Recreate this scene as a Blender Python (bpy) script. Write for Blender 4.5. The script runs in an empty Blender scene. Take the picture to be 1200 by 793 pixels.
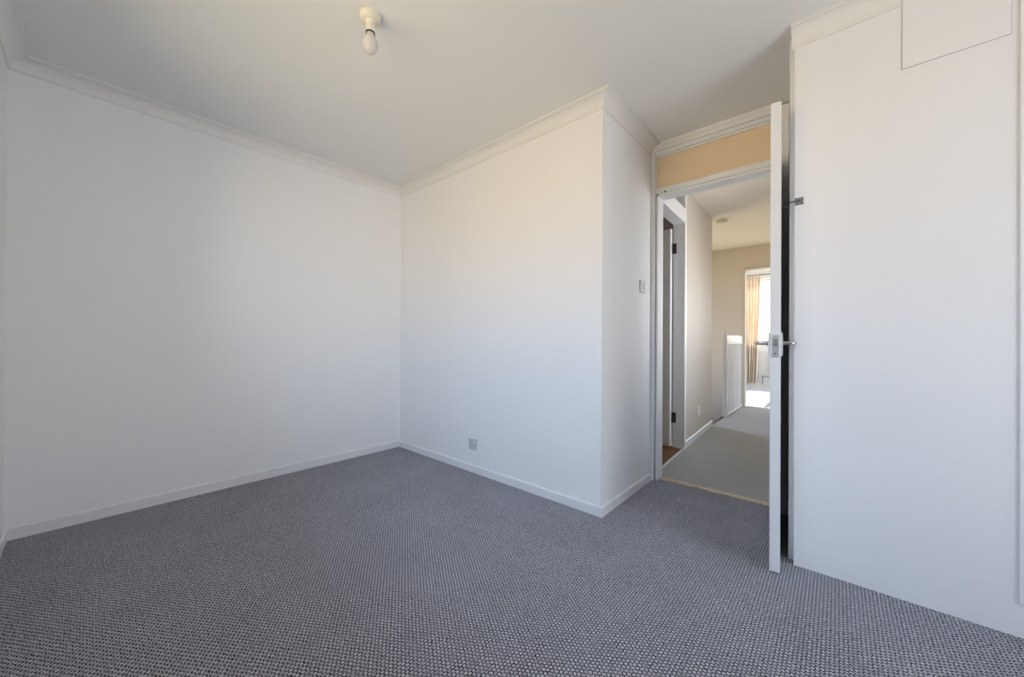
import bpy, bmesh, math, random
from mathutils import Vector, Matrix
random.seed(7)
S = bpy.context.scene
C = S.collection
H = 2.395      # bedroom ceiling height
HL = 2.45      # landing ceiling height

# ------------------------------------------------------------------ camera
def make_camera():
    cd = bpy.data.cameras.new('camera'); cam = bpy.data.objects.new('camera', cd); C.objects.link(cam)
    cd.sensor_fit = 'HORIZONTAL'; cd.sensor_width = 36.0; cd.lens = 435.45/1200*36; cd.clip_start = .02
    yaw, pi, ro = math.radians(41.2), math.radians(.151), math.radians(.302)
    f0 = Vector((-math.sin(yaw), math.cos(yaw), 0)); r0 = Vector((math.cos(yaw), math.sin(yaw), 0)); u0 = Vector((0, 0, 1))
    f = f0*math.cos(pi)+u0*math.sin(pi); u1 = -f0*math.sin(pi)+u0*math.cos(pi)
    r = r0*math.cos(ro)+u1*math.sin(ro); u = -r0*math.sin(ro)+u1*math.cos(ro)
    m = Matrix((r, u, -f)).transposed().to_4x4(); m.translation = (0, 0, 1.004)
    cam.matrix_world = m
    S.camera = cam
make_camera()

# ------------------------------------------------------------------ light
def N(nt, t, **k):
    n = nt.nodes.new(t)
    for a, b in k.items():
        if a.startswith('i_'): n.inputs[a[2:].replace('_', ' ')].default_value = b
        else: setattr(n, a, b)
    return n
w = bpy.data.worlds.new('daylight'); S.world = w; w.use_nodes = True
nt = w.node_tree; nt.nodes.clear()
tc = N(nt, 'ShaderNodeTexCoord'); sp = N(nt, 'ShaderNodeSeparateXYZ'); rp = N(nt, 'ShaderNodeValToRGB')
mr = N(nt, 'ShaderNodeMapRange'); mr.inputs['From Min'].default_value = -1; mr.inputs['From Max'].default_value = 1
bg = N(nt, 'ShaderNodeBackground'); bg.inputs['Strength'].default_value = 9.0; wo = N(nt, 'ShaderNodeOutputWorld')
cr = rp.color_ramp
cr.elements[0].position = 0.0; cr.elements[0].color = (.85, .78, .50, 1)      # sunlit garden below
cr.elements[1].position = 1.0; cr.elements[1].color = (.52, .78, 1.25, 1)
for pos, col in ((.40, (1.0, .80, .50, 1)), (.49, (1.15, .90, .62, 1)), (.52, (.97, .94, .92, 1)), (.60, (.74, .92, 1.20, 1))):
    e = cr.elements.new(pos); e.color = col
L = nt.links.new
L(tc.outputs['Generated'], sp.inputs[0]); L(sp.outputs['Z'], mr.inputs['Value']); L(mr.outputs[0], rp.inputs[0])
rq = N(nt, 'ShaderNodeValToRGB'); cq = rq.color_ramp          # neutral surroundings invented for the end-window side, to keep the left wall grey
cq.elements[0].position = 0.0; cq.elements[0].color = (.80, .80, .80, 1); cq.elements[1].position = 1.0; cq.elements[1].color = (.60, .76, 1.0, 1)
for pos, col in ((.40, (.98, .97, .96, 1)), (.49, (1.10, 1.06, 1.02, 1)), (.52, (1.0, 1.0, 1.02, 1)), (.60, (.80, .89, 1.0, 1))):
    e = cq.elements.new(pos); e.color = col
sm = N(nt, 'ShaderNodeMapRange', interpolation_type='SMOOTHSTEP'); sm.inputs['From Min'].default_value = .35; sm.inputs['From Max'].default_value = .8
mxw = N(nt, 'ShaderNodeMix', data_type='RGBA'); L(sp.outputs['X'], sm.inputs['Value']); L(mr.outputs[0], rq.inputs[0])
L(sm.outputs[0], mxw.inputs[0]); L(rp.outputs[0], mxw.inputs[6]); L(rq.outputs[0], mxw.inputs[7])
L(mxw.outputs[2], bg.inputs['Color']); L(bg.outputs[0], wo.inputs[0])

sd = bpy.data.lights.new('sun', 'SUN'); sd.energy = 22; sd.angle = math.radians(.6); sd.color = (1, .93, .8)
sun = bpy.data.objects.new('sun', sd); C.objects.link(sun)
sun.rotation_euler = Vector((.01, -.85, -.527)).to_track_quat('-Z', 'Y').to_euler()

def portal(name, loc, sx, sz, facing):
    d = bpy.data.lights.new(name, 'AREA'); d.shape = 'RECTANGLE'; d.size = sx; d.size_y = sz; d.cycles.is_portal = True
    o = bpy.data.objects.new(name, d); C.objects.link(o); o.location = loc
    o.rotation_euler = Vector(facing).to_track_quat('-Z', 'Z').to_euler()
# window behind the camera (x0,x1,z0,z1) and window of the far bedroom
WB = (-2.3, -.3, .88, 2.1)
WE = (.82, 1.99, .2, 2.3)          # y0,y1,z0,z1 of an unseen end-wall window, added to brighten the left wall
WL = (2.95, 4.15, .7, 2.15)        # the same of an unseen landing window, added to brighten the landing
WR = (7.2, 10.0, .3, 2.4)         # the same of an unseen far-bedroom side window, added to brighten that room
WQ = (7.6, 9.8, .4, 2.3)          # and its opposite, likewise unseen and added as extra fill
WS = (4.95, 6.5, .1, 2.3)          # the same of an unseen stairwell window, added to light the end wall
WF = (-1.72, .9, .93, 2.45)
VW = -.267; VF = 10.3
portal('window_portal', ((WB[0]+WB[1])/2, VW-.13, (WB[2]+WB[3])/2), WB[1]-WB[0], WB[3]-WB[2], (0, 1, 0))
portal('far_window_portal', ((WF[0]+WF[1])/2, VF+.13, (WF[2]+WF[3])/2), WF[1]-WF[0], WF[3]-WF[2], (0, -1, 0))

portal('added_end_window_portal', (1.7+.13, (WE[0]+WE[1])/2, (WE[2]+WE[3])/2), WE[1]-WE[0], WE[3]-WE[2], (-1, 0, 0))
portal('added_landing_window_portal', (.02+.13, (WL[0]+WL[1])/2, (WL[2]+WL[3])/2), WL[1]-WL[0], WL[3]-WL[2], (-1, 0, 0))
portal('added_stair_window_portal', (-2.63, (WS[0]+WS[1])/2, (WS[2]+WS[3])/2), WS[1]-WS[0], WS[3]-WS[2], (1, 0, 0))
portal('added_far_side_window_portal', (1.73, (WR[0]+WR[1])/2, (WR[2]+WR[3])/2), WR[1]-WR[0], WR[3]-WR[2], (-1, 0, 0))
portal('added_far_left_window_portal', (-3.13, (WQ[0]+WQ[1])/2, (WQ[2]+WQ[3])/2), WQ[1]-WQ[0], WQ[3]-WQ[2], (1, 0, 0))
vs = S.view_settings
S.display_settings.display_device = 'sRGB'
vs.view_transform = 'Standard'; vs.look = 'None'; vs.gamma = 1; vs.use_curve_mapping = False; vs.exposure = -0.78

# ------------------------------------------------------------------ materials
def mat(name, col, rough=.6, metal=0, bump=None, noise=None, spec=.4, coat=0, emis=None):
    m = bpy.data.materials.new(name); m.use_nodes = True; t = m.node_tree; b = t.nodes['Principled BSDF']
    b.inputs['Base Color'].default_value = (*col, 1); b.inputs['Roughness'].default_value = rough
    b.inputs['Metallic'].default_value = metal; b.inputs['Specular IOR Level'].default_value = spec
    tcn = N(t, 'ShaderNodeTexCoord')
    if noise:          # (scale, second colour, detail)
        n = N(t, 'ShaderNodeTexNoise'); n.inputs['Scale'].default_value = noise[0]; n.inputs['Detail'].default_value = noise[2]
        mx = N(t, 'ShaderNodeMix', data_type='RGBA'); mx.inputs[6].default_value = (*col, 1); mx.inputs[7].default_value = (*noise[1], 1)
        t.links.new(tcn.outputs['Object'], n.inputs['Vector']); t.links.new(n.outputs[0], mx.inputs[0]); t.links.new(mx.outputs[2], b.inputs['Base Color'])
    if bump:           # (scale xyz, strength, distance)
        mp = N(t, 'ShaderNodeMapping'); mp.inputs['Scale'].default_value = bump[0]
        n2 = N(t, 'ShaderNodeTexNoise'); n2.inputs['Scale'].default_value = 1; n2.inputs['Detail'].default_value = 3
        bp = N(t, 'ShaderNodeBump'); bp.inputs['Strength'].default_value = bump[1]; bp.inputs['Distance'].default_value = bump[2]
        t.links.new(tcn.outputs['Object'], mp.inputs[0]); t.links.new(mp.outputs[0], n2.inputs['Vector'])
        t.links.new(n2.outputs[0], bp.inputs['Height']); t.links.new(bp.outputs[0], b.inputs['Normal'])
    return m
M = {}
M['wall'] = mat('wall_paint', (.88, .88, .88), .55, bump=((130, 130, 28), .25, .002), noise=(1.3, (.855, .855, .855), 3))
M['ceil'] = mat('ceiling_paint', (.84, .84, .83), .8, bump=((60, 60, 60), .2, .001), noise=(1.1, (.82, .82, .81), 3))
M['gloss'] = mat('white_gloss_paint', (.84, .84, .85), .32, bump=((18, 18, 18), .12, .002), noise=(5, (.79, .79, .79), 4))
M['cornice'] = mat('cornice_paint', (.82, .81, .79), .6, bump=((30, 30, 30), .15, .001))
M['cupboard'] = mat('cupboard_paint', (.87, .87, .875), .5, bump=((9, 9, 3), .3, .004), noise=(2, (.84, .84, .845), 4))
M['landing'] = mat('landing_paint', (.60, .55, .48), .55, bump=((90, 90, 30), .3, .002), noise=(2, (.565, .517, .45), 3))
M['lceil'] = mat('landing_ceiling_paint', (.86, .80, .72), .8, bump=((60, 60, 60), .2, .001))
M['cream'] = mat('transom_panel_paint', (.86, .67, .44), .6, bump=((50, 50, 50), .2, .001), noise=(4, (.82, .64, .42), 3))
M['wood'] = mat('threshold_wood', (.72, .58, .43), .6, bump=((20, 120, 20), .4, .002), noise=(9, (.50, .36, .22), 5))
M['bathfloor'] = mat('brown_vinyl', (.30, .14, .055), .4, bump=((6, 60, 6), .3, .002), noise=(7, (.17, .075, .03), 5))
M['chrome'] = mat('satin_chrome', (.62, .63, .65), .24, metal=1, noise=(40, (.55, .56, .58), 2))
M['dark'] = mat('dark_metal', (.06, .06, .065), .4, metal=.8, noise=(60, (.12, .11, .11), 2))
M['steel'] = mat('grey_steel', (.33, .33, .36), .35, metal=1, noise=(60, (.2, .2, .22), 2))
M['plastic'] = mat('white_plastic', (.80, .80, .79), .3, noise=(30, (.77, .77, .76), 2))
M['grey_plastic'] = mat('grey_plastic', (.58, .60, .64), .35, noise=(30, (.54, .56, .60), 2))
M['cream_plastic'] = mat('aged_plastic', (.82, .77, .66), .35, noise=(30, (.78, .72, .60), 2))
M['black'] = mat('black_band', (.03, .025, .02), .5, noise=(30, (.05, .04, .03), 2))
M['curtain'] = mat('curtain_cloth', (.84, .74, .62), .9, bump=((300, 300, 300), .3, .001), noise=(12, (.80, .69, .56), 4))
t = M['curtain'].node_tree; pb = t.nodes['Principled BSDF']; tr = N(t, 'ShaderNodeBsdfTranslucent'); tr.inputs['Color'].default_value = (.80, .68, .55, 1)
mxs = N(t, 'ShaderNodeMixShader'); mxs.inputs[0].default_value = .10; om = [n for n in t.nodes if n.type == 'OUTPUT_MATERIAL'][0]
t.links.new(pb.outputs[0], mxs.inputs[1]); t.links.new(tr.outputs[0], mxs.inputs[2]); t.links.new(mxs.outputs[0], om.inputs[0])
M['upvc'] = mat('window_plastic', (.82, .83, .84), .35, noise=(8, (.79, .8, .81), 2))

def bulb_mat():
    m = mat('pearl_glass', (.80, .76, .75), .10, noise=(20, (.77, .73, .72), 1))
    b = m.node_tree.nodes['Principled BSDF']; b.inputs['Transmission Weight'].default_value = .25; b.inputs['IOR'].default_value = 1.3
    b.inputs['Specular IOR Level'].default_value = .7
    return m
M['pearl'] = bulb_mat()
def pane_mat():
    m = bpy.data.materials.new('window_pane'); m.use_nodes = True; t = m.node_tree; t.nodes.clear()
    a = N(t, 'ShaderNodeBsdfTransparent'); g = N(t, 'ShaderNodeBsdfGlossy'); g.inputs['Roughness'].default_value = .02
    fr = N(t, 'ShaderNodeFresnel'); fr.inputs['IOR'].default_value = 1.3; mx = N(t, 'ShaderNodeMixShader'); o = N(t, 'ShaderNodeOutputMaterial')
    t.links.new(fr.outputs[0], mx.inputs[0]); t.links.new(a.outputs[0], mx.inputs[1]); t.links.new(g.outputs[0], mx.inputs[2]); t.links.new(mx.outputs[0], o.inputs[0])
    return m
M['pane'] = pane_mat()

def carpet_mat(name, light, mid, dark, pitch, depth):
    """woven loop-pile: a square lattice of round loops, each loop of its own shade, the shade in between painted dark"""
    m = bpy.data.materials.new(name); m.use_nodes = True; t = m.node_tree; b = t.nodes['Principled BSDF']; l = t.links.new
    b.inputs['Roughness'].default_value = .95; b.inputs['Specular IOR Level'].default_value = .1
    tcn = N(t, 'ShaderNodeTexCoord')
    wn = N(t, 'ShaderNodeTexNoise'); wn.inputs['Scale'].default_value = 75; wn.inputs['Detail'].default_value = 2
    wa = N(t, 'ShaderNodeVectorMath', operation='SCALE'); wa.inputs['Scale'].default_value = .0085
    ad = N(t, 'ShaderNodeVectorMath', operation='ADD')
    l(tcn.outputs['Object'], wn.inputs['Vector']); l(wn.outputs['Color'], wa.inputs[0]); l(tcn.outputs['Object'], ad.inputs[0]); l(wa.outputs[0], ad.inputs[1])
    def mth(op, a, bb=None):
        n = N(t, 'ShaderNodeMath', operation=op)
        for i, q in enumerate((a, bb)):
            if q is None: continue
            if isinstance(q, (int, float)): n.inputs[i].default_value = q
            else: l(q, n.inputs[i])
        return n.outputs[0]
    s0 = N(t, 'ShaderNodeSeparateXYZ'); l(ad.outputs[0], s0.inputs[0])
    gx = mth('MULTIPLY', s0.outputs[0], 1/pitch); ix = mth('FLOOR', gx)
    stag = mth('MULTIPLY', mth('MODULO', mth('ADD', ix, 5000), 2.0), .5)          # every other row of loops is offset by half
    gy = mth('ADD', mth('MULTIPLY', s0.outputs[1], 1/(pitch*1.28)), stag); iy = mth('FLOOR', gy)
    cx = N(t, 'ShaderNodeCombineXYZ'); l(ix, cx.inputs[0]); l(iy, cx.inputs[1])
    rnd = N(t, 'ShaderNodeTexWhiteNoise', noise_dimensions='3D'); l(cx.outputs[0], rnd.inputs['Vector'])
    qx = mth('MULTIPLY', mth('SUBTRACT', mth('SUBTRACT', gx, ix), .5), 1.80); qy = mth('MULTIPLY', mth('SUBTRACT', mth('SUBTRACT', gy, iy), .5), 2.2)
    dd = mth('ADD', mth('MULTIPLY', qx, qx), mth('MULTIPLY', qy, qy))
    dome = mth('MAXIMUM', mth('SUBTRACT', mth('SUBTRACT', 1.36, dd), mth('MULTIPLY', rnd.outputs['Value'], .35)), 0.0)
    yarn = N(t, 'ShaderNodeTexNoise'); yarn.inputs['Scale'].default_value = 420; yarn.inputs['Detail'].default_value = 2; l(tcn.outputs['Object'], yarn.inputs['Vector'])
    patch = N(t, 'ShaderNodeTexNoise'); patch.inputs['Scale'].default_value = 3.5; patch.inputs['Detail'].default_value = 6; patch.inputs['Roughness'].default_value = .65; l(tcn.outputs['Object'], patch.inputs['Vector'])
    k = mth('ADD', mth('MULTIPLY', rnd.outputs['Value'], .42), mth('ADD', mth('MULTIPLY', yarn.outputs[0], .50), mth('MULTIPLY', mth('SUBTRACT', patch.outputs[0], .5), .35)))
    rp2 = N(t, 'ShaderNodeValToRGB'); rp2.color_ramp.elements[0].color = (*mid, 1); rp2.color_ramp.elements[0].position = .1
    rp2.color_ramp.elements[1].color = (*light, 1); rp2.color_ramp.elements[1].position = .85; l(k, rp2.inputs[0])
    mx = N(t, 'ShaderNodeMix', data_type='RGBA'); mx.inputs[6].default_value = (*dark, 1)  # gap colour: shade between the loops painted in as a darker tone
    gap = N(t, 'ShaderNodeMapRange', interpolation_type='SMOOTHSTEP'); gap.inputs['From Min'].default_value = -.05; gap.inputs['From Max'].default_value = .75; l(dome, gap.inputs['Value'])
    l(gap.outputs[0], mx.inputs[0]); l(rp2.outputs[0], mx.inputs[7]); l(mx.outputs[2], b.inputs['Base Color'])
    hh = mth('ADD', dome, mth('MULTIPLY', yarn.outputs[0], .25))
    bp = N(t, 'ShaderNodeBump'); bp.inputs['Strength'].default_value = .9; bp.inputs['Distance'].default_value = depth; l(hh, bp.inputs['Height']); l(bp.outputs[0], b.inputs['Normal'])
    return m
M['carpet'] = carpet_mat('loop_carpet', (.70, .69, .74), (.30, .30, .335), (.016, .017, .024), .0112, .003)
M['lcarpet'] = carpet_mat('landing_carpet', (.78, .77, .74), (.52, .52, .51), (.27, .27, .27), .008, .003)

# ------------------------------------------------------------------ mesh helpers
def MB(): return bmesh.new()
def bx(bm, x0, x1, y0, y1, z0, z1, bevel=0, mx=None):
    vs_ = [bm.verts.new(p) for p in ((x0, y0, z0), (x1, y0, z0), (x1, y1, z0), (x0, y1, z0), (x0, y0, z1), (x1, y0, z1), (x1, y1, z1), (x0, y1, z1))]
    fs = [bm.faces.new([vs_[i] for i in f]) for f in ((0, 3, 2, 1), (4, 5, 6, 7), (0, 1, 5, 4), (1, 2, 6, 5), (2, 3, 7, 6), (3, 0, 4, 7))]
    if bevel:
        es = list({e for f in fs for e in f.edges})
        r = bmesh.ops.bevel(bm, geom=es, offset=bevel, segments=2, profile=.5, affect='EDGES')
        vs_ = list({v for v in r['verts']} | {v for v in vs_ if v.is_valid})
    if mx is not None: bmesh.ops.transform(bm, matrix=mx, verts=[v for v in vs_ if v.is_valid])
    return bm
def prism(bm, pts, z0, z1):          # plan polygon extruded
    a = [bm.verts.new((x, y, z0)) for x, y in pts]; b = [bm.verts.new((x, y, z1)) for x, y in pts]; n = len(pts)
    bm.faces.new(a[::-1]); bm.faces.new(b)
    for i in range(n): bm.faces.new((a[i], a[(i+1) % n], b[(i+1) % n], b[i]))
    return bm
def lathe(bm, prof, c, seg=40, axis='z'):
    rings = []
    for r, z in prof:
        ring = []
        for i in range(seg):
            a = 2*math.pi*i/seg
            p = (r*math.cos(a), r*math.sin(a), z)
            if axis == 'x': p = (p[2], p[0], p[1])
            if axis == 'y': p = (p[0], p[2], p[1])
            ring.append(bm.verts.new((c[0]+p[0], c[1]+p[1], c[2]+p[2])))
        rings.append(ring)
    for a, b in zip(rings, rings[1:]):
        for i in range(seg): bm.faces.new((a[i], a[(i+1) % seg], b[(i+1) % seg], b[i]))
    bm.faces.new(rings[0][::-1]); bm.faces.new(rings[-1])
    return bm
def tube(bm, pts, r, seg=10):
    pts = [Vector(p) for p in pts]; rings = []
    for i, p in enumerate(pts):
        d = (pts[min(i+1, len(pts)-1)]-pts[max(i-1, 0)]).normalized()
        a = d.orthogonal().normalized() if i == 0 else (rings_a - d*rings_a.dot(d)).normalized()
        rings_a = a; b = d.cross(a)
        rr = r[i] if isinstance(r, (list, tuple)) else r
        rings.append([bm.verts.new(p+a*rr*math.cos(2*math.pi*k/seg)+b*rr*math.sin(2*math.pi*k/seg)) for k in range(seg)])
    for a, b in zip(rings, rings[1:]):
        for k in range(seg): bm.faces.new((a[k], a[(k+1) % seg], b[(k+1) % seg], b[k]))
    bm.faces.new(rings[0][::-1]); bm.faces.new(rings[-1])
    return bm
def sweep(bm, path, prof, end_caps=True):
    """profile of (offset to the left-hand normal, z) swept along a mitred plan path"""
    n = len(path); P = [Vector((x, y)) for x, y in path]; rings = []
    for i in range(n):
        d0 = (P[i]-P[i-1]).normalized() if i else None
        d1 = (P[i+1]-P[i]).normalized() if i < n-1 else None
        if d0 is None: d0 = d1
        if d1 is None: d1 = d0
        n0 = Vector((-d0.y, d0.x)); n1 = Vector((-d1.y, d1.x)); nn = (n0+n1).normalized(); k = 1/max(.2, nn.dot(n0))
        rings.append([bm.verts.new((P[i].x+nn.x*o*k, P[i].y+nn.y*o*k, z)) for o, z in prof])
    m = len(prof)
    for a, b in zip(rings, rings[1:]):
        for j in range(m): bm.faces.new((a[j], b[j], b[(j+1) % m], a[(j+1) % m]))
    if end_caps: bm.faces.new(rings[0]); bm.faces.new(rings[-1][::-1])
    return bm
def obj(name, bm, m, parent=None, smooth=False, origin=None):
    bmesh.ops.recalc_face_normals(bm, faces=bm.faces[:])
    me = bpy.data.meshes.new(name)
    off = Vector(origin) if origin else Vector((0, 0, 0))
    if parent is not None: off = parent.matrix_world.translation.copy() if origin is None else off
    bm.transform(Matrix.Translation(-off)); bm.to_mesh(me); bm.free(); me.materials.append(m)
    if smooth:
        for p in me.polygons: p.use_smooth = True
        try: me.set_sharp_from_angle(angle=math.radians(35))
        except Exception: pass
    o = bpy.data.objects.new(name, me); C.objects.link(o)
    if parent is not None:
        o.parent = parent; o.location = off - parent.matrix_world.translation
    else: o.location = off
    o.matrix_world = Matrix.Translation(off)
    if parent is not None:
        o.matrix_world = Matrix.Translation(off)
    return o
def struct(name, bm, m, parent=None, label=None, **k):
    o = obj(name, bm, m, parent, **k)
    if parent is None:
        o['kind'] = 'structure'
        if label: o['label'] = label
    return o
def thing(name, label, cat, loc, group=None):
    o = bpy.data.objects.new(name, None); C.objects.link(o); o.empty_display_size = .05
    o.location = loc; o.matrix_world = Matrix.Translation(loc); o['label'] = label; o['category'] = cat
    if group: o['group'] = group
    return o
def sroot(name, loc, label=None):
    o = bpy.data.objects.new(name, None); C.objects.link(o); o.empty_display_size = .05
    o.location = loc; o.matrix_world = Matrix.Translation(loc); o['kind'] = 'structure'
    if label: o['label'] = label
    return o

# ------------------------------------------------------------------ bedroom shell
UA, VB, US, VD, UR, VR, UE = -3.08, 1.929, -1.01, 2.688, -.146, 2.093, 1.7
T = .11
def hole_wall(name, x0, x1, y0, y1, z0, z1, h, m):      # wall along x with a rectangular hole h=(hx0,hx1,hz0,hz1)
    b = MB(); bx(b, x0, h[0], y0, y1, z0, z1); bx(b, h[1], x1, y0, y1, z0, z1)
    if h[2] > z0: bx(b, h[0], h[1], y0, y1, z0, h[2])
    if h[3] < z1: bx(b, h[0], h[1], y0, y1, h[3], z1)
    return struct(name, b, m)
def side_wall(name, x0, x1, y0, y1, z0, z1, h, m):      # wall along y with a rectangular hole
    b = MB(); bx(b, x0, x1, y0, h[0], z0, z1); bx(b, x0, x1, h[1], y1, z0, z1); bx(b, x0, x1, h[0], h[1], z0, h[2]); bx(b, x0, x1, h[0], h[1], h[3], z1)
    return struct(name, b, m)
struct('wall_left', bx(MB(), UA-T, UA, VW-T, VB+T, 0, H), M['wall'])
struct('wall_back', bx(MB(), UA, US, VB, VB+T, 0, H), M['wall'])
struct('wall_recess', bx(MB(), US-T, US, VB+T, VD+.10, 0, H), M['wall'])
hole_wall('wall_window', UA, UE, VW-.24, VW, 0, H, WB, M['wall'])
side_wall('wall_end', UE, UE+T, VW-T, VD+.1, 0, H, WE, M['wall'])
# floor with a slightly ragged edge at the threshold
fl = MB()
pts = [(UA-T, VW-.24), (UE+T, VW-.24), (UE+T, 2.80), (-.27, 2.80), (-.27, 2.742)]
x = -.30
while x > -.97:
    pts.append((x, 2.740+random.uniform(-.009, .009)+(.012 if random.random() < .12 else 0))); x -= random.uniform(.008, .03)
pts += [(-.972, 2.735), (-.972, 2.80), (UA-T, 2.80)]
prism(fl, pts, -.08, 0)
struct('floor', fl, M['carpet'])
struct('ceiling', bx(MB(), UA-T, UE+T, VW-.24, VD+.10, H, H+.1), M['ceil'])

# cornice
CD, CP = .0706, .0705
def cornice_profile(cd, cp):
    pr = [(0, H), (0, H-cd), (.007, H-cd), (.007, H-cd+.005)]
    n = 8
    for i in range(n+1):
        a = math.pi/2*i/n
        pr.append((.009+(cp-.017)*(1-math.cos(a)), H-cd+.006+(cd-.018)*math.sin(a)))
    pr += [(cp-.006, H-.012), (cp-.006, H-.009), (cp, H-.008), (cp, H)]
    return pr
pr = [(-o, z) for o, z in cornice_profile(CD, CP)]
b = MB(); sweep(b, [(.9, VW), (UA, VW), (UA, VB), (US, VB), (US, VD-.022)], pr)
struct('trim_1', b, M['cornice'], label='white coved cornice running round the top of the walls')
# skirtings
SKH, SK = .056, .012
def skirt(name, path, h=SKH):
    b = MB(); sweep(b, path, [(-0.0, 0), (-SK, 0), (-SK, h-.006), (-SK+.005, h), (0, h)])
    return struct(name, b, M['gloss'])
e = SK
skirt('baseboard_left', [(UA, VW), (UA, VB)], .062)
skirt('baseboard_back', [(UA+e, VB), (US, VB)])
skirt('baseboard_recess', [(US, VB-e), (US, VD-.022)])
skirt('baseboard_window', [(UE, VW), (UA+e, VW)], .062)

# ------------------------------------------------------------------ window behind the camera
def window(name, W, y, d, mull, label):
    x0, x1, z0, z1 = W
    r = sroot(name, ((x0+x1)/2, y, z0), label)
    f = MB(); t = .055
    bx(f, x0, x1, y-d, y+d, z0, z0+t, .004); bx(f, x0, x1, y-d, y+d, z1-t, z1, .004)
    bx(f, x0, x0+t, y-d, y+d, z0+t, z1-t, .004); bx(f, x1-t, x1, y-d, y+d, z0+t, z1-t, .004)
    for m_ in mull: bx(f, m_-.03, m_+.03, y-d, y+d, z0+t, z1-t, .004)
    obj('window_frame', f, M['upvc'], r)
    xs = [x0+t]+[q for m_ in mull for q in (m_-.03, m_+.03)]+[x1-t]
    for i in range(0, len(xs), 2):
        p = MB(); bx(p, xs[i], xs[i+1], y-.004, y+.004, z0+t, z1-t); obj('pane', p, M['pane'], r)
    return r
def added_side_window(name, W, x, d, mull, label):
    y0, y1, z0, z1 = W
    r = sroot(name, (x, (y0+y1)/2, z0), label)
    f = MB(); t = .055
    bx(f, x-d, x+d, y0, y1, z0, z0+t, .004); bx(f, x-d, x+d, y0, y1, z1-t, z1, .004)
    bx(f, x-d, x+d, y0, y0+t, z0+t, z1-t, .004); bx(f, x-d, x+d, y1-t, y1, z0+t, z1-t, .004)
    for m_ in mull: bx(f, x-d, x+d, m_-.03, m_+.03, z0+t, z1-t, .004)
    obj('window_frame', f, M['upvc'], r)
    ys = [y0+t]+[q for m_ in mull for q in (m_-.03, m_+.03)]+[y1-t]
    for i in range(0, len(ys), 2):
        p = MB(); bx(p, x-.004, x+.004, ys[i], ys[i+1], z0+t, z1-t); obj('pane', p, M['pane'], r)
added_side_window('added_window_3', WE, UE+.07, .03, [1.5], 'unseen white framed window added in the end wall as fill light')
added_side_window('added_window_4', WL, .08, .03, [3.5], 'unseen white framed window added on the side of the landing as fill light')
added_side_window('added_window_5', WS, -2.55, .03, [5.7], 'unseen white framed window added over the stairs as fill light')
added_side_window('added_window_6', WR, 1.67, .03, [8.6], 'unseen white framed side window added to the far bedroom as fill light')
added_side_window('added_window_7', WQ, -3.07, .03, [8.7], 'unseen white framed left side window added to the far bedroom as fill light')
window('window_1', WB, VW-.19, .03, [-1.63, -.97], 'white framed window opposite the back wall')
s = MB(); bx(s, WB[0]-.04, WB[1]+.04, VW-.14, VW+.05, WB[2]-.025, WB[2], .004); struct('trim_2', s, M['gloss'], label='white window sill board')

# ------------------------------------------------------------------ door frame with transom
FX0, FX1 = -1.01, -.2
fr = sroot('door_1', (-.64, VD, 0), 'white painted door frame with beige panel above the opening')
b = MB()
# left post: outer casing, rebate, stop
bx(b, -1.01, -.984, VD-.022, VD+.10, 0, H-.012, .002)
bx(b, -.984, -.9795, VD+.018, VD+.10, 0, 2.062)
bx(b, -.9795, -.966, VD-.004, VD+.10, 0, 2.034, .002)
# right post
bx(b, -.262, -.212, VD-.022, VD+.10, 0, H-.012, .002)
bx(b, -.285, -.262, VD+.030, VD+.10, 0, 2.034, .002)
obj('door_post', b, M['gloss'], fr)
b = MB()
bx(b, -.984, -.262, VD-.010, VD+.10, 2.050, 2.087, .003)       # bar over the opening
bx(b, -.966, -.285, VD-.002, VD+.10, 2.032, 2.050, .002)
bx(b, -.984, -.262, VD-.010, VD+.10, 2.325, 2.352, .002)      # head under the ceiling
obj('door_head', b, M['gloss'], fr)
b = MB()                                                        # bead round the panel
for a in ((-.984, -.977, 2.087, 2.325), (-.270, -.262, 2.087, 2.325), (-.977, -.270, 2.087, 2.092), (-.977, -.270, 2.312, 2.325)):
    bx(b, a[0], a[1], VD+.004, VD+.10, a[2], a[3], .0008)
obj('bead', b, M['gloss'], fr)
b = MB(); bx(b, -.977, -.270, VD+.016, VD+.06, 2.092, 2.312); o = obj('transom_panel', b, M['cream'], fr); o['label'] = 'beige painted panel over the door opening'
b = MB()
sweep(b, [(-1.0, VD-.010), (-.262, VD-.010)], [(0, 2.352), (-.012, 2.352), (-.014, 2.362), (-.020, 2.372), (-.032, 2.380), (-.034, H), (0, H)])
obj('moulding', b, M['cornice'], fr)
b = MB(); bx(b, -.9835, -.9790, VD+.004, VD+.017, .955, 1.045, .001); o = obj('strike_plate', b, M['steel'], fr); o['label'] = 'dark metal strike plate'
b = MB(); lathe(b, [(.004, 0), (.006, .003), (.006, .008), (.003, .011)], (-.915, VD-.020, 2.052), 12, 'y'); obj('screw_head', b, M['dark'], fr)
b = MB(); bx(b, US, UE, VD, VD+.1, 0, H); 
# masonry of the door wall: only right of the frame
b.free(); struct('wall_door', bx(MB(), -.212, UE, VD, VD+.10, 0, H), M['wall'])
# worn timber threshold
b = MB(); nx = 40; top = []; bot = []
for i in range(nx+1):
    x = -.966+(.966-.285)*i/nx
    bot.append((x, 2.733+random.uniform(-.002, .002))); top.append((x, 2.790+.035*min(1, i/14)+random.uniform(-.002, .002)))
prism(b, bot+top[::-1], -.03, -.0015)
struct('trim_3', b, M['wood'], label='worn bare timber threshold strip between the two carpets')

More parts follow.
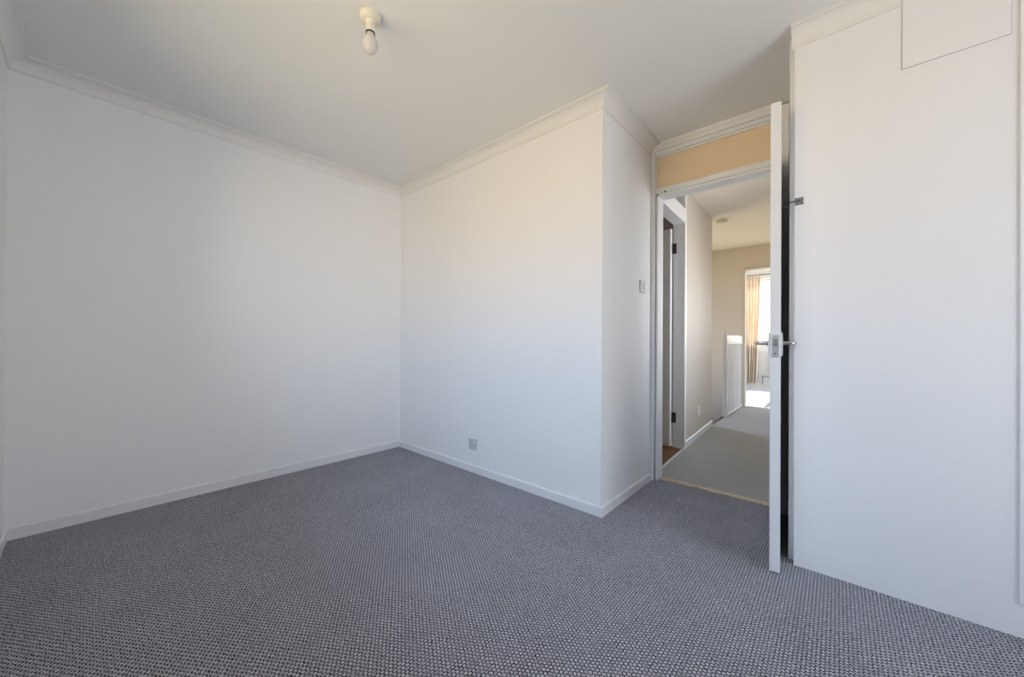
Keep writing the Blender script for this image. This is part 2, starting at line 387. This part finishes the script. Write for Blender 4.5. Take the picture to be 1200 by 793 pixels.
# ------------------------------------------------------------------ bedroom door leaf, standing open
hinge = Vector((-.281, 2.668)); ang = math.atan2(1.958-2.668, -.2015+.281)
MD = Matrix.Translation((hinge.x, hinge.y, 0)) @ Matrix.Rotation(ang, 4, 'Z')    # local x = hinge -> latch, local y = towards room centre side or back
LW, LT = .714, .0385
dr = sroot('door_2', (hinge.x, hinge.y, 0), 'white flush bedroom door standing open, seen edge on')
def dobj(name, b, m, parent=None, smooth=False):
    b.transform(MD); return obj(name, b, m, parent or dr, smooth)
dobj('door_leaf', bx(MB(), 0, LW, -LT/2, LT/2, .007, 2.036, .0015), M['gloss'])
LZ = .994
b = MB(); bx(b, LW-.002, LW+.0012, -.0125, .0125, LZ-.062, LZ+.035, .0004); fp = dobj('latch_plate', b, M['chrome'])
b = MB(); bx(b, LW, LW+.009, -.0085, .0065, LZ-.012, LZ+.018, .003); q = dobj('latch_bolt', b, M['steel'], fp)
b = MB(); lathe(b, [(.0035, 0), (.0035, .0016), (.0015, .002)], (LW, 0, LZ-.045), 12, 'x'); dobj('screw_head', b, M['dark'], fp)
for s_ in (1, -1):
    y0 = s_*LT/2
    b = MB(); bx(b, LW-.075, LW-.022, min(y0, y0+s_*.007), max(y0, y0+s_*.007), LZ-.055, LZ+.048, .002)
    hp = dobj('door_handle', b, M['plastic' if s_ < 0 else 'plastic'])
    x_ = LW-.052
    b = MB()
    pts = [(x_, y0+s_*.006, LZ), (x_, y0+s_*.030, LZ), (x_-.001, y0+s_*.040, LZ), (x_-.008, y0+s_*.047, LZ), (x_-.020, y0+s_*.050, LZ), (x_-.06, y0+s_*.050, LZ-.001), (x_-.105, y0+s_*.048, LZ-.004)]
    tube(b, pts, [.0085, .008, .008, .0085, .0085, .0075, .006], 14); dobj('lever', b, M['chrome'], hp, True)
    b = MB(); lathe(b, [(.013, 0), (.013, .003), (.010, .005)], (x_, y0+s_*(.007 if s_ > 0 else .012), LZ), 20, 'y'); dobj('rose', b, M['chrome'], hp, True)
for z_ in (.22, 1.02, 1.80):
    b = MB(); lathe(b, [(.005, 0), (.005, .085)], (-.004, LT/2+.004, z_), 12); bx(b, -.002, .028, LT/2-.001, LT/2+.0015, z_, z_+.085); dobj('hinge', b, M['steel'])
# screw eye on the cupboard side of the leaf
eye_side = 1 if (MD @ Vector((.3, .02, 0))).x > (MD @ Vector((.3, 0, 0))).x else -1
b = MB(); ey = eye_side*LT/2
tube(b, [(.56, ey, 1.612), (.56, ey+eye_side*.012, 1.612)], .0025, 8)
tube(b, [(.56+.008*math.sin(a*math.pi/6), ey+eye_side*(.020-.008*math.cos(a*math.pi/6)), 1.612) for a in range(13)], .0022, 8)
o = dobj('screw_eye', b, M['dark']); o['label'] = 'small dark screw eye for the hook'

# ------------------------------------------------------------------ built-in cupboard on the right
cb = MB()
bx(cb, UR, .187, VR, VD, 0, H); bx(cb, .187, .4505, VR, VD, 0, 2.066)
bx(cb, .4505, UE, VR, VD, 0, H); bx(cb, .187, .4505, VR+.03, VD, 2.066, H)
struct('wall_cupboard', cb, M['cupboard'], label='white painted front of the boxed-in cupboard')
b = MB(); bx(b, .1882, .4493, VR-.002, VR+.028, 2.0678, H-.004, .0012)
o = struct('door_3', b, M['cupboard'], label='flush square access hatch high on the cupboard front')
b = MB()
sweep(b, [(.186, VR), (UR-.011, VR)][::-1], [(-q, z) for q, z in cornice_profile(.078, .062)])
struct('trim_4', b, M['cornice'], label='short length of cornice on top of the cupboard front')
b = MB(); bx(b, UR-.022, UR, VR+.045, VD-.022, 0, H, .001); bx(b, UR-.026, UR-.022, VR+.07, VD-.03, 2.26, H)
struct('trim_5', b, M['gloss'], label='white side post of the cupboard beside the door')
b = MB(); bx(b, .467, 1.25, VR-.005, VR, .118, 2.33, .002)
struct('door_4', b, M['cupboard'], label='flush cupboard door at the right edge')
b = MB(); bx(b, -.146, -.1452+.011, VR-.0022, VR, 0, .06, .0005)
struct('trim_6', b, M['cupboard'], label='small chipped filler strip at the foot of the cupboard corner')

# cabin hook on the cupboard corner
ch = thing('cabin_hook', 'small grey metal cabin hook fixed to the cupboard corner behind the open door', 'hook', (-.130, VR, 1.628))
b = MB(); bx(b, -.1445, -.1145, VR-.003, VR, 1.612, 1.644, .0008); bx(b, -.142, -.132, VR-.0075, VR-.003, 1.618, 1.636, .001)
pl = obj('mounting_plate', b, M['steel'], ch)
for a_, c_ in ((-.139, 1.640), (-.139, 1.6155), (-.119, 1.640), (-.119, 1.6155)):
    b = MB(); lathe(b, [(.0028, -.0048), (.0028, -.0028)], (a_, VR, c_), 10, 'y'); obj('screw', b, M['dark'], pl)
b = MB(); tube(b, [(-.124, VR-.006, 1.630), (-.150, VR-.007, 1.629), (-.170, VR-.006, 1.630), (-.183, VR-.002, 1.630), (-.1885, VR+.008, 1.629)], [.0035, .003, .0028, .0028, .0022], 10)
obj('hook_rod', b, M['dark'], ch, True)

# ------------------------------------------------------------------ ceiling lamp holder and bulb
lx, ly = -1.514, .794
lt = thing('ceiling_light', 'bare pearl bulb in a cream batten lampholder on the ceiling', 'lamp', (lx, ly, H))
b = MB(); lathe(b, [(.040, 0), (.0425, -.004), (.041, -.016), (.036, -.023), (.026, -.027), (.022, -.027)], (lx, ly, H), 48); obj('ceiling_rose', b, M['cream_plastic'], lt, True)
b = MB(); lathe(b, [(.021, -.026), (.021, -.032), (.0170, -.037), (.0170, -.070), (.0185, -.075)], (lx, ly, H), 40); lh = obj('lamp_holder', b, M['cream_plastic'], lt, True)
b = MB(); lathe(b, [(.0180, -.075), (.0195, -.0755), (.0195, -.0800), (.0180, -.0805)], (lx, ly, H), 40); obj('black_ring', b, M['black'], lh, True)
b = MB(); prf = [(.0160, -.0805), (.0175, -.088), (.0210, -.096), (.0265, -.106), (.0305, -.117), (.0320, -.128), (.0305, -.140), (.0255, -.151), (.0180, -.159), (.009, -.1635), (.002, -.165)]
lathe(b, prf, (lx, ly, H), 48); o = obj('light_bulb', b, M['pearl'], lt, True); o['label'] = 'pearl glass bulb'

# ------------------------------------------------------------------ socket and switch
def rounded_plate(b, cx, cz, w_, h_, y0, y1): bx(b, cx-w_/2, cx+w_/2, y0, y1, cz-h_/2, cz+h_/2, .003)
so = thing('wall_socket', 'grey single power socket low on the white back wall', 'socket', (-2.074, VB, .211))
b = MB(); rounded_plate(b, -2.074, .211, .086, .083, VB-.009, VB); obj('faceplate', b, M['grey_plastic'], so)
b = MB(); bx(b, -2.062, -2.044, VB-.012, VB-.009, .222, .240, .0015); obj('rocker', b, M['plastic'], so)
b = MB()
for a_ in ((-2.088, .210, .004, .009), (-2.1, .192, .008, .0025), (-2.076, .192, .008, .0025)): bx(b, a_[0]-a_[2]/2, a_[0]+a_[2]/2, VB-.0098, VB-.0088, a_[1]-a_[3]/2, a_[1]+a_[3]/2)
obj('pin_hole', b, M['dark'], so)
sw = thing('light_switch', 'white single light switch on the recess wall beside the doorway', 'switch', (US, 2.505, 1.370))
b = MB(); bx(b, US, US+.012, 2.462, 2.548, 1.327, 1.413, .003); obj('faceplate', b, M['plastic'], sw)
b = MB(); bx(b, US+.012, US+.0175, 2.497, 2.513, 1.352, 1.388, .002); obj('rocker', b, M['plastic'], sw)

# ------------------------------------------------------------------ landing
def LL(v): return -1.035-(v-2.8)*.0400            # face of the landing's left wall
V0 = VD+.10
VE = 6.65; UV = -1.118; VS = 4.86                 # end wall, edge of the stairwell, end of the left wall
def seg(b, v0, v1, t, z0, z1, off=0):             # piece of the slightly skewed left wall
    prism(b, [(LL(v0)+off, v0), (LL(v1)+off, v1), (LL(v1)+off-t, v1), (LL(v0)+off-t, v0)], z0, z1)
BO0, BO1 = 2.86, 3.62
b = MB()
prism(b, [(LL(2.90), 2.7985), (UE, 2.7985), (UE, VE+.1), (UV, VE+.1), (UV, VS), (LL(3.7), 3.7)], -.08, -.001)
struct('floor_landing', b, M['lcarpet'])
b = MB(); prism(b, [(-2.7, 2.7995), (LL(2.9)-.004, 2.7995), (LL(3.7)-.004, 3.7), (-2.7, 3.7)], -.08, -.004); struct('floor_bathroom', b, M['bathfloor'])
b = MB(); prism(b, [(LL(2.8)-.005, 2.86), (LL(2.8)+.010, 2.86), (LL(3.62)+.006, 3.62), (LL(3.62)-.009, 3.62)], -.001, .006); struct('trim_7', b, M['plastic'], label='thin pale threshold strip at the bathroom doorway')
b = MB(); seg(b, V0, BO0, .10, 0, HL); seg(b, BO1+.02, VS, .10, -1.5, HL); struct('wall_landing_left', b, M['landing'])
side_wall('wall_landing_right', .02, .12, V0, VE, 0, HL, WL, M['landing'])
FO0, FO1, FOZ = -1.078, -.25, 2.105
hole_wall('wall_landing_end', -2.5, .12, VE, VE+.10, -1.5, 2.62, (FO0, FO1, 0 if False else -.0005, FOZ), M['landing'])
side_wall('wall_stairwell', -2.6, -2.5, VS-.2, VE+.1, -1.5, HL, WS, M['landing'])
struct('wall_stairwell_near', bx(MB(), -2.5, LL(VS)-.10, VS-.2, VS-.1, -1.5, HL), M['landing'])
struct('floor_stairwell', bx(MB(), -2.6, UV, VS-.2, VE+.1, -1.6, -1.5), M['lcarpet'])
struct('wall_stairwell_side', bx(MB(), UV, UV+.05, VS+.001, VE, -1.5, -.081), M['landing'])
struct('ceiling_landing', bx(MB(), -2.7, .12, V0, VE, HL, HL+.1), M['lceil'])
b = MB(); bx(b, UV-.03, UV, VS+.003, 5.50, -.04, .004, .004); struct('trim_8', b, mat('nosing_wood', (.16, .10, .06), .6, noise=(20, (.10, .06, .04), 3)), label='dark worn nosing at the head of the stairs')
# bathroom box
b = MB(); bx(b, -2.8, -2.7, V0, 3.9, -.08, HL); bx(b, -2.7, LL(3.7)-.10, 3.72, 3.82, 0, HL); bx(b, -2.7, US-T, V0-.0, V0+.05, 0, HL)
struct('wall_bathroom', b, M['landing'])
# bathroom door frame on the landing
fr2 = sroot('door_5', (LL(3.6), 3.62, 0), 'white frame of the doorway on the left of the landing')
b = MB(); seg(b, BO1, BO1+.030, .104, 0, HL, .012); seg(b, BO0-.03, BO0, .104, 0, HL, .012)
obj('door_post', b, M['gloss'], fr2)
b = MB(); seg(b, BO0, BO1, .104, 2.085, 2.215, .012); obj('door_head', b, M['gloss'], fr2)
b = MB(); seg(b, BO0, BO1, .02, 2.215, HL, -.05); obj('transom_panel', b, mat('grey_panel', (.36, .36, .33), .3, noise=(6, (.32, .32, .29), 2)), fr2)
b = MB(); seg(b, BO1+.030, BO1+.055, .012, 0, HL, .012); obj('architrave', b, M['gloss'], fr2)
# bathroom door leaf, open inwards
hx, hy = LL(BO1)-.096, BO1-.004
dl = sroot('door_6', (hx, hy, 0), 'white bathroom door opened away from the landing')
MB2 = Matrix.Translation((hx, hy, 0)) @ Matrix.Rotation(math.radians(180-10), 4, 'Z')
b = MB(); bx(b, .004, .70, .0, .038, .015, 2.045, .0015, None); b.transform(MB2); obj('door_leaf', b, M['gloss'], dl)
for z_ in (.235, 1.815):
    b = MB(); bx(b, hx+.004, hx+.032, BO1-.0025, BO1+.001, z_, z_+.095, .0005); lathe(b, [(.0065, z_), (.0065, z_+.095)], (hx+.001, BO1-.010, 0), 12)
    obj('hinge', b, M['dark'], dl)
b = MB()
sweep(b, [(LL(BO1+.056), BO1+.056), (LL(VS), VS)], [(0, 0), (-.012, 0), (-.012, .058), (-.006, .064), (0, .064)]); struct('baseboard_landing', b, M['gloss'])
# socket on the landing wall
ls = thing('wall_socket', 'small white socket low on the landing wall past the bathroom doorway', 'socket', (LL(4.2), 4.2, .27))
b = MB(); bx(b, LL(4.2)-.004, LL(4.2)+.010, 4.155, 4.245, .225, .31, .002); obj('faceplate', b, M['plastic'], ls)
b = MB(); bx(b, LL(4.2)+.010, LL(4.2)+.0145, 4.20, 4.22, .275, .295, .001); obj('rocker', b, M['plastic'], ls)
# smoke detector
sdt = thing('smoke_detector', 'round cream smoke detector on the landing ceiling', 'smoke detector', (-1.055, 5.02, HL))
b = MB(); lathe(b, [(.070, 0), (.070, -.010), (.066, -.012)], (-1.055, 5.02, HL), 40); obj('base', b, M['cream_plastic'], sdt, True)
b = MB(); lathe(b, [(.060, -.012), (.062, -.022), (.055, -.036), (.040, -.042), (.02, -.043)], (-1.055, 5.02, HL), 40); obj('cover', b, M['cream_plastic'], sdt, True)
# balustrade
ba = thing('balustrade', 'white painted banister rail with upright balusters at the head of the stairs', 'banister', (UV, 6.1, 0))
b = MB(); bx(b, UV-.022, UV+.034, 5.51, 5.566, -.0005, 1.07, .003); np_ = obj('newel_post', b, M['gloss'], ba)
b = MB(); bx(b, UV-.010, UV+.022, 5.522, 5.554, 1.07, 1.135, .008); obj('newel_cap', b, M['gloss'], np_)
b = MB(); bx(b, UV-.010, UV+.026, 5.566, VE-.04, .955, 1.075, .004); obj('handrail', b, M['gloss'], ba)
b = MB(); bx(b, UV-.012, UV+.028, 5.566, VE, -.0005, .022, .003); obj('base_rail', b, M['gloss'], ba)
for i in range(7):
    y = 5.66+i*.145
    b = MB(); bx(b, UV-.006, UV+.018, y-.021, y+.021, .022, .955, .002); obj('baluster', b, M['gloss'], ba)
# casing and threshold of the far doorway
b = MB()
bx(b, FO0-.06, FO0, VE-.014, VE, 0, FOZ+.0, .002); bx(b, FO0, FO0+.012, VE-.014, VE+.11, 0, FOZ-.012)
bx(b, FO1, FO1+.06, VE-.014, VE, 0, FOZ, .002); bx(b, FO0+.012, FO1, VE-.010, VE+.11, FOZ-.012, FOZ)
struct('door_7', b, M['landing'], label='white frame of the doorway at the end of the landing')
b = MB(); bx(b, FO0+.012, FO1, VE-.02, VE+.03, -.001, .008, .003); struct('trim_9', b, M['chrome'], label='bright metal threshold strip of the far doorway')

# ------------------------------------------------------------------ far bedroom
HF = 2.62
struct('floor_far', bx(MB(), -3.0, 1.6, VE+.10, VF, -.08, -.001), M['lcarpet'])
struct('ceiling_far', bx(MB(), -3.0, 1.6, VE+.10, VF+.25, HF, HF+.1), M['ceil'])
side_wall('wall_far_left', -3.1, -3.0, VE, VF+.25, 0, HF, WQ, M['wall'])
side_wall('wall_far_right', 1.6, 1.7, VE+.1, VF+.25, 0, HF, WR, M['wall'])
b = MB(); bx(b, -3.0, -2.5, VE, VE+.1, 0, HF); bx(b, .12, 1.6, VE, VE+.1, 0, HF); struct('wall_far_near', b, M['wall'])
hole_wall('wall_far_window', -3.0, 1.6, VF, VF+.25, 0, HF, WF, M['wall'])
window('window_2', WF, VF+.19, .03, [-.85, -.1], 'bright white framed window in the far bedroom')
# curtain
cu = thing('curtain', 'beige gathered curtain beside the bright window in the far bedroom', 'curtain', (-1.55, VF-.1, .03))
b = MB(); nz = 26; nx = 150; top = 2.50; bot = .035; g = []
for j in range(nz+1):
    t = j/nz; z = top+(bot-top)*t; row = []
    tie = .0
    xl = -1.79+.03*t; xr = -1.335-.075*t+.02*math.sin(t*3)
    for i in range(nx+1):
        s_ = i/nx; amp = .018+.030*min(1, t*3)
        yy = amp*math.sin(s_*2*math.pi*8+.9*math.sin(t*4+s_*5))+.008*math.sin(s_*61+t*3)
        row.append(b.verts.new((xl+(xr-xl)*s_+.006*math.sin(t*9+s_*20), VF-.095+yy, z)))
    g.append(row)
for j in range(nz):
    for i in range(nx): b.faces.new((g[j][i], g[j][i+1], g[j+1][i+1], g[j+1][i]))
o = obj('curtain_cloth', b, M['curtain'], cu, True)

b = MB()
for i in range(60): pass
bx(b, -1.79, -1.335, VF-.118, VF-.112, 2.43, 2.455); obj('heading_tape', b, M['curtain'], cu)
cr_ = thing('curtain_rod', 'thin curtain rail above the far window', 'curtain rail', (-.3, VF-.095, 2.52))
b = MB(); tube(b, [(-1.88, VF-.095, 2.525), (1.2, VF-.095, 2.525)], .011, 12); obj('rail', b, M['steel'], cr_, True)
for x in (-1.83, -.3, 1.15):
    b = MB(); bx(b, x-.008, x+.008, VF-.10, VF, 2.515, 2.535, .002); obj('bracket', b, M['steel'], cr_)
# radiator under the far window
ra = thing('radiator', 'white radiator under the far bedroom window', 'radiator', (-.6, VF-.06, .15))
b = MB(); bx(b, -1.16, .2, VF-.09, VF-.05, .16, .76, .008)
for i in range(33): bx(b, -1.145+i*.04, -1.125+i*.04, VF-.098, VF-.09, .19, .73, .003)
obj('panel', b, M['plastic'], ra)
b = MB(); tube(b, [(-1.29, VF-.07, 0), (-1.29, VF-.07, .165), (-1.27, VF-.07, .18), (-1.155, VF-.07, .18)], .009, 10); lathe(b, [(.016, .09), (.016, .15)], (-1.29, VF-.07, .06), 14); obj('valve', b, M['steel'], ra, True)
for x in (-1.0, 0.0):
    b = MB(); bx(b, x-.015, x+.015, VF-.055, VF-.001, .3, .6); obj('bracket', b, M['plastic'], ra)
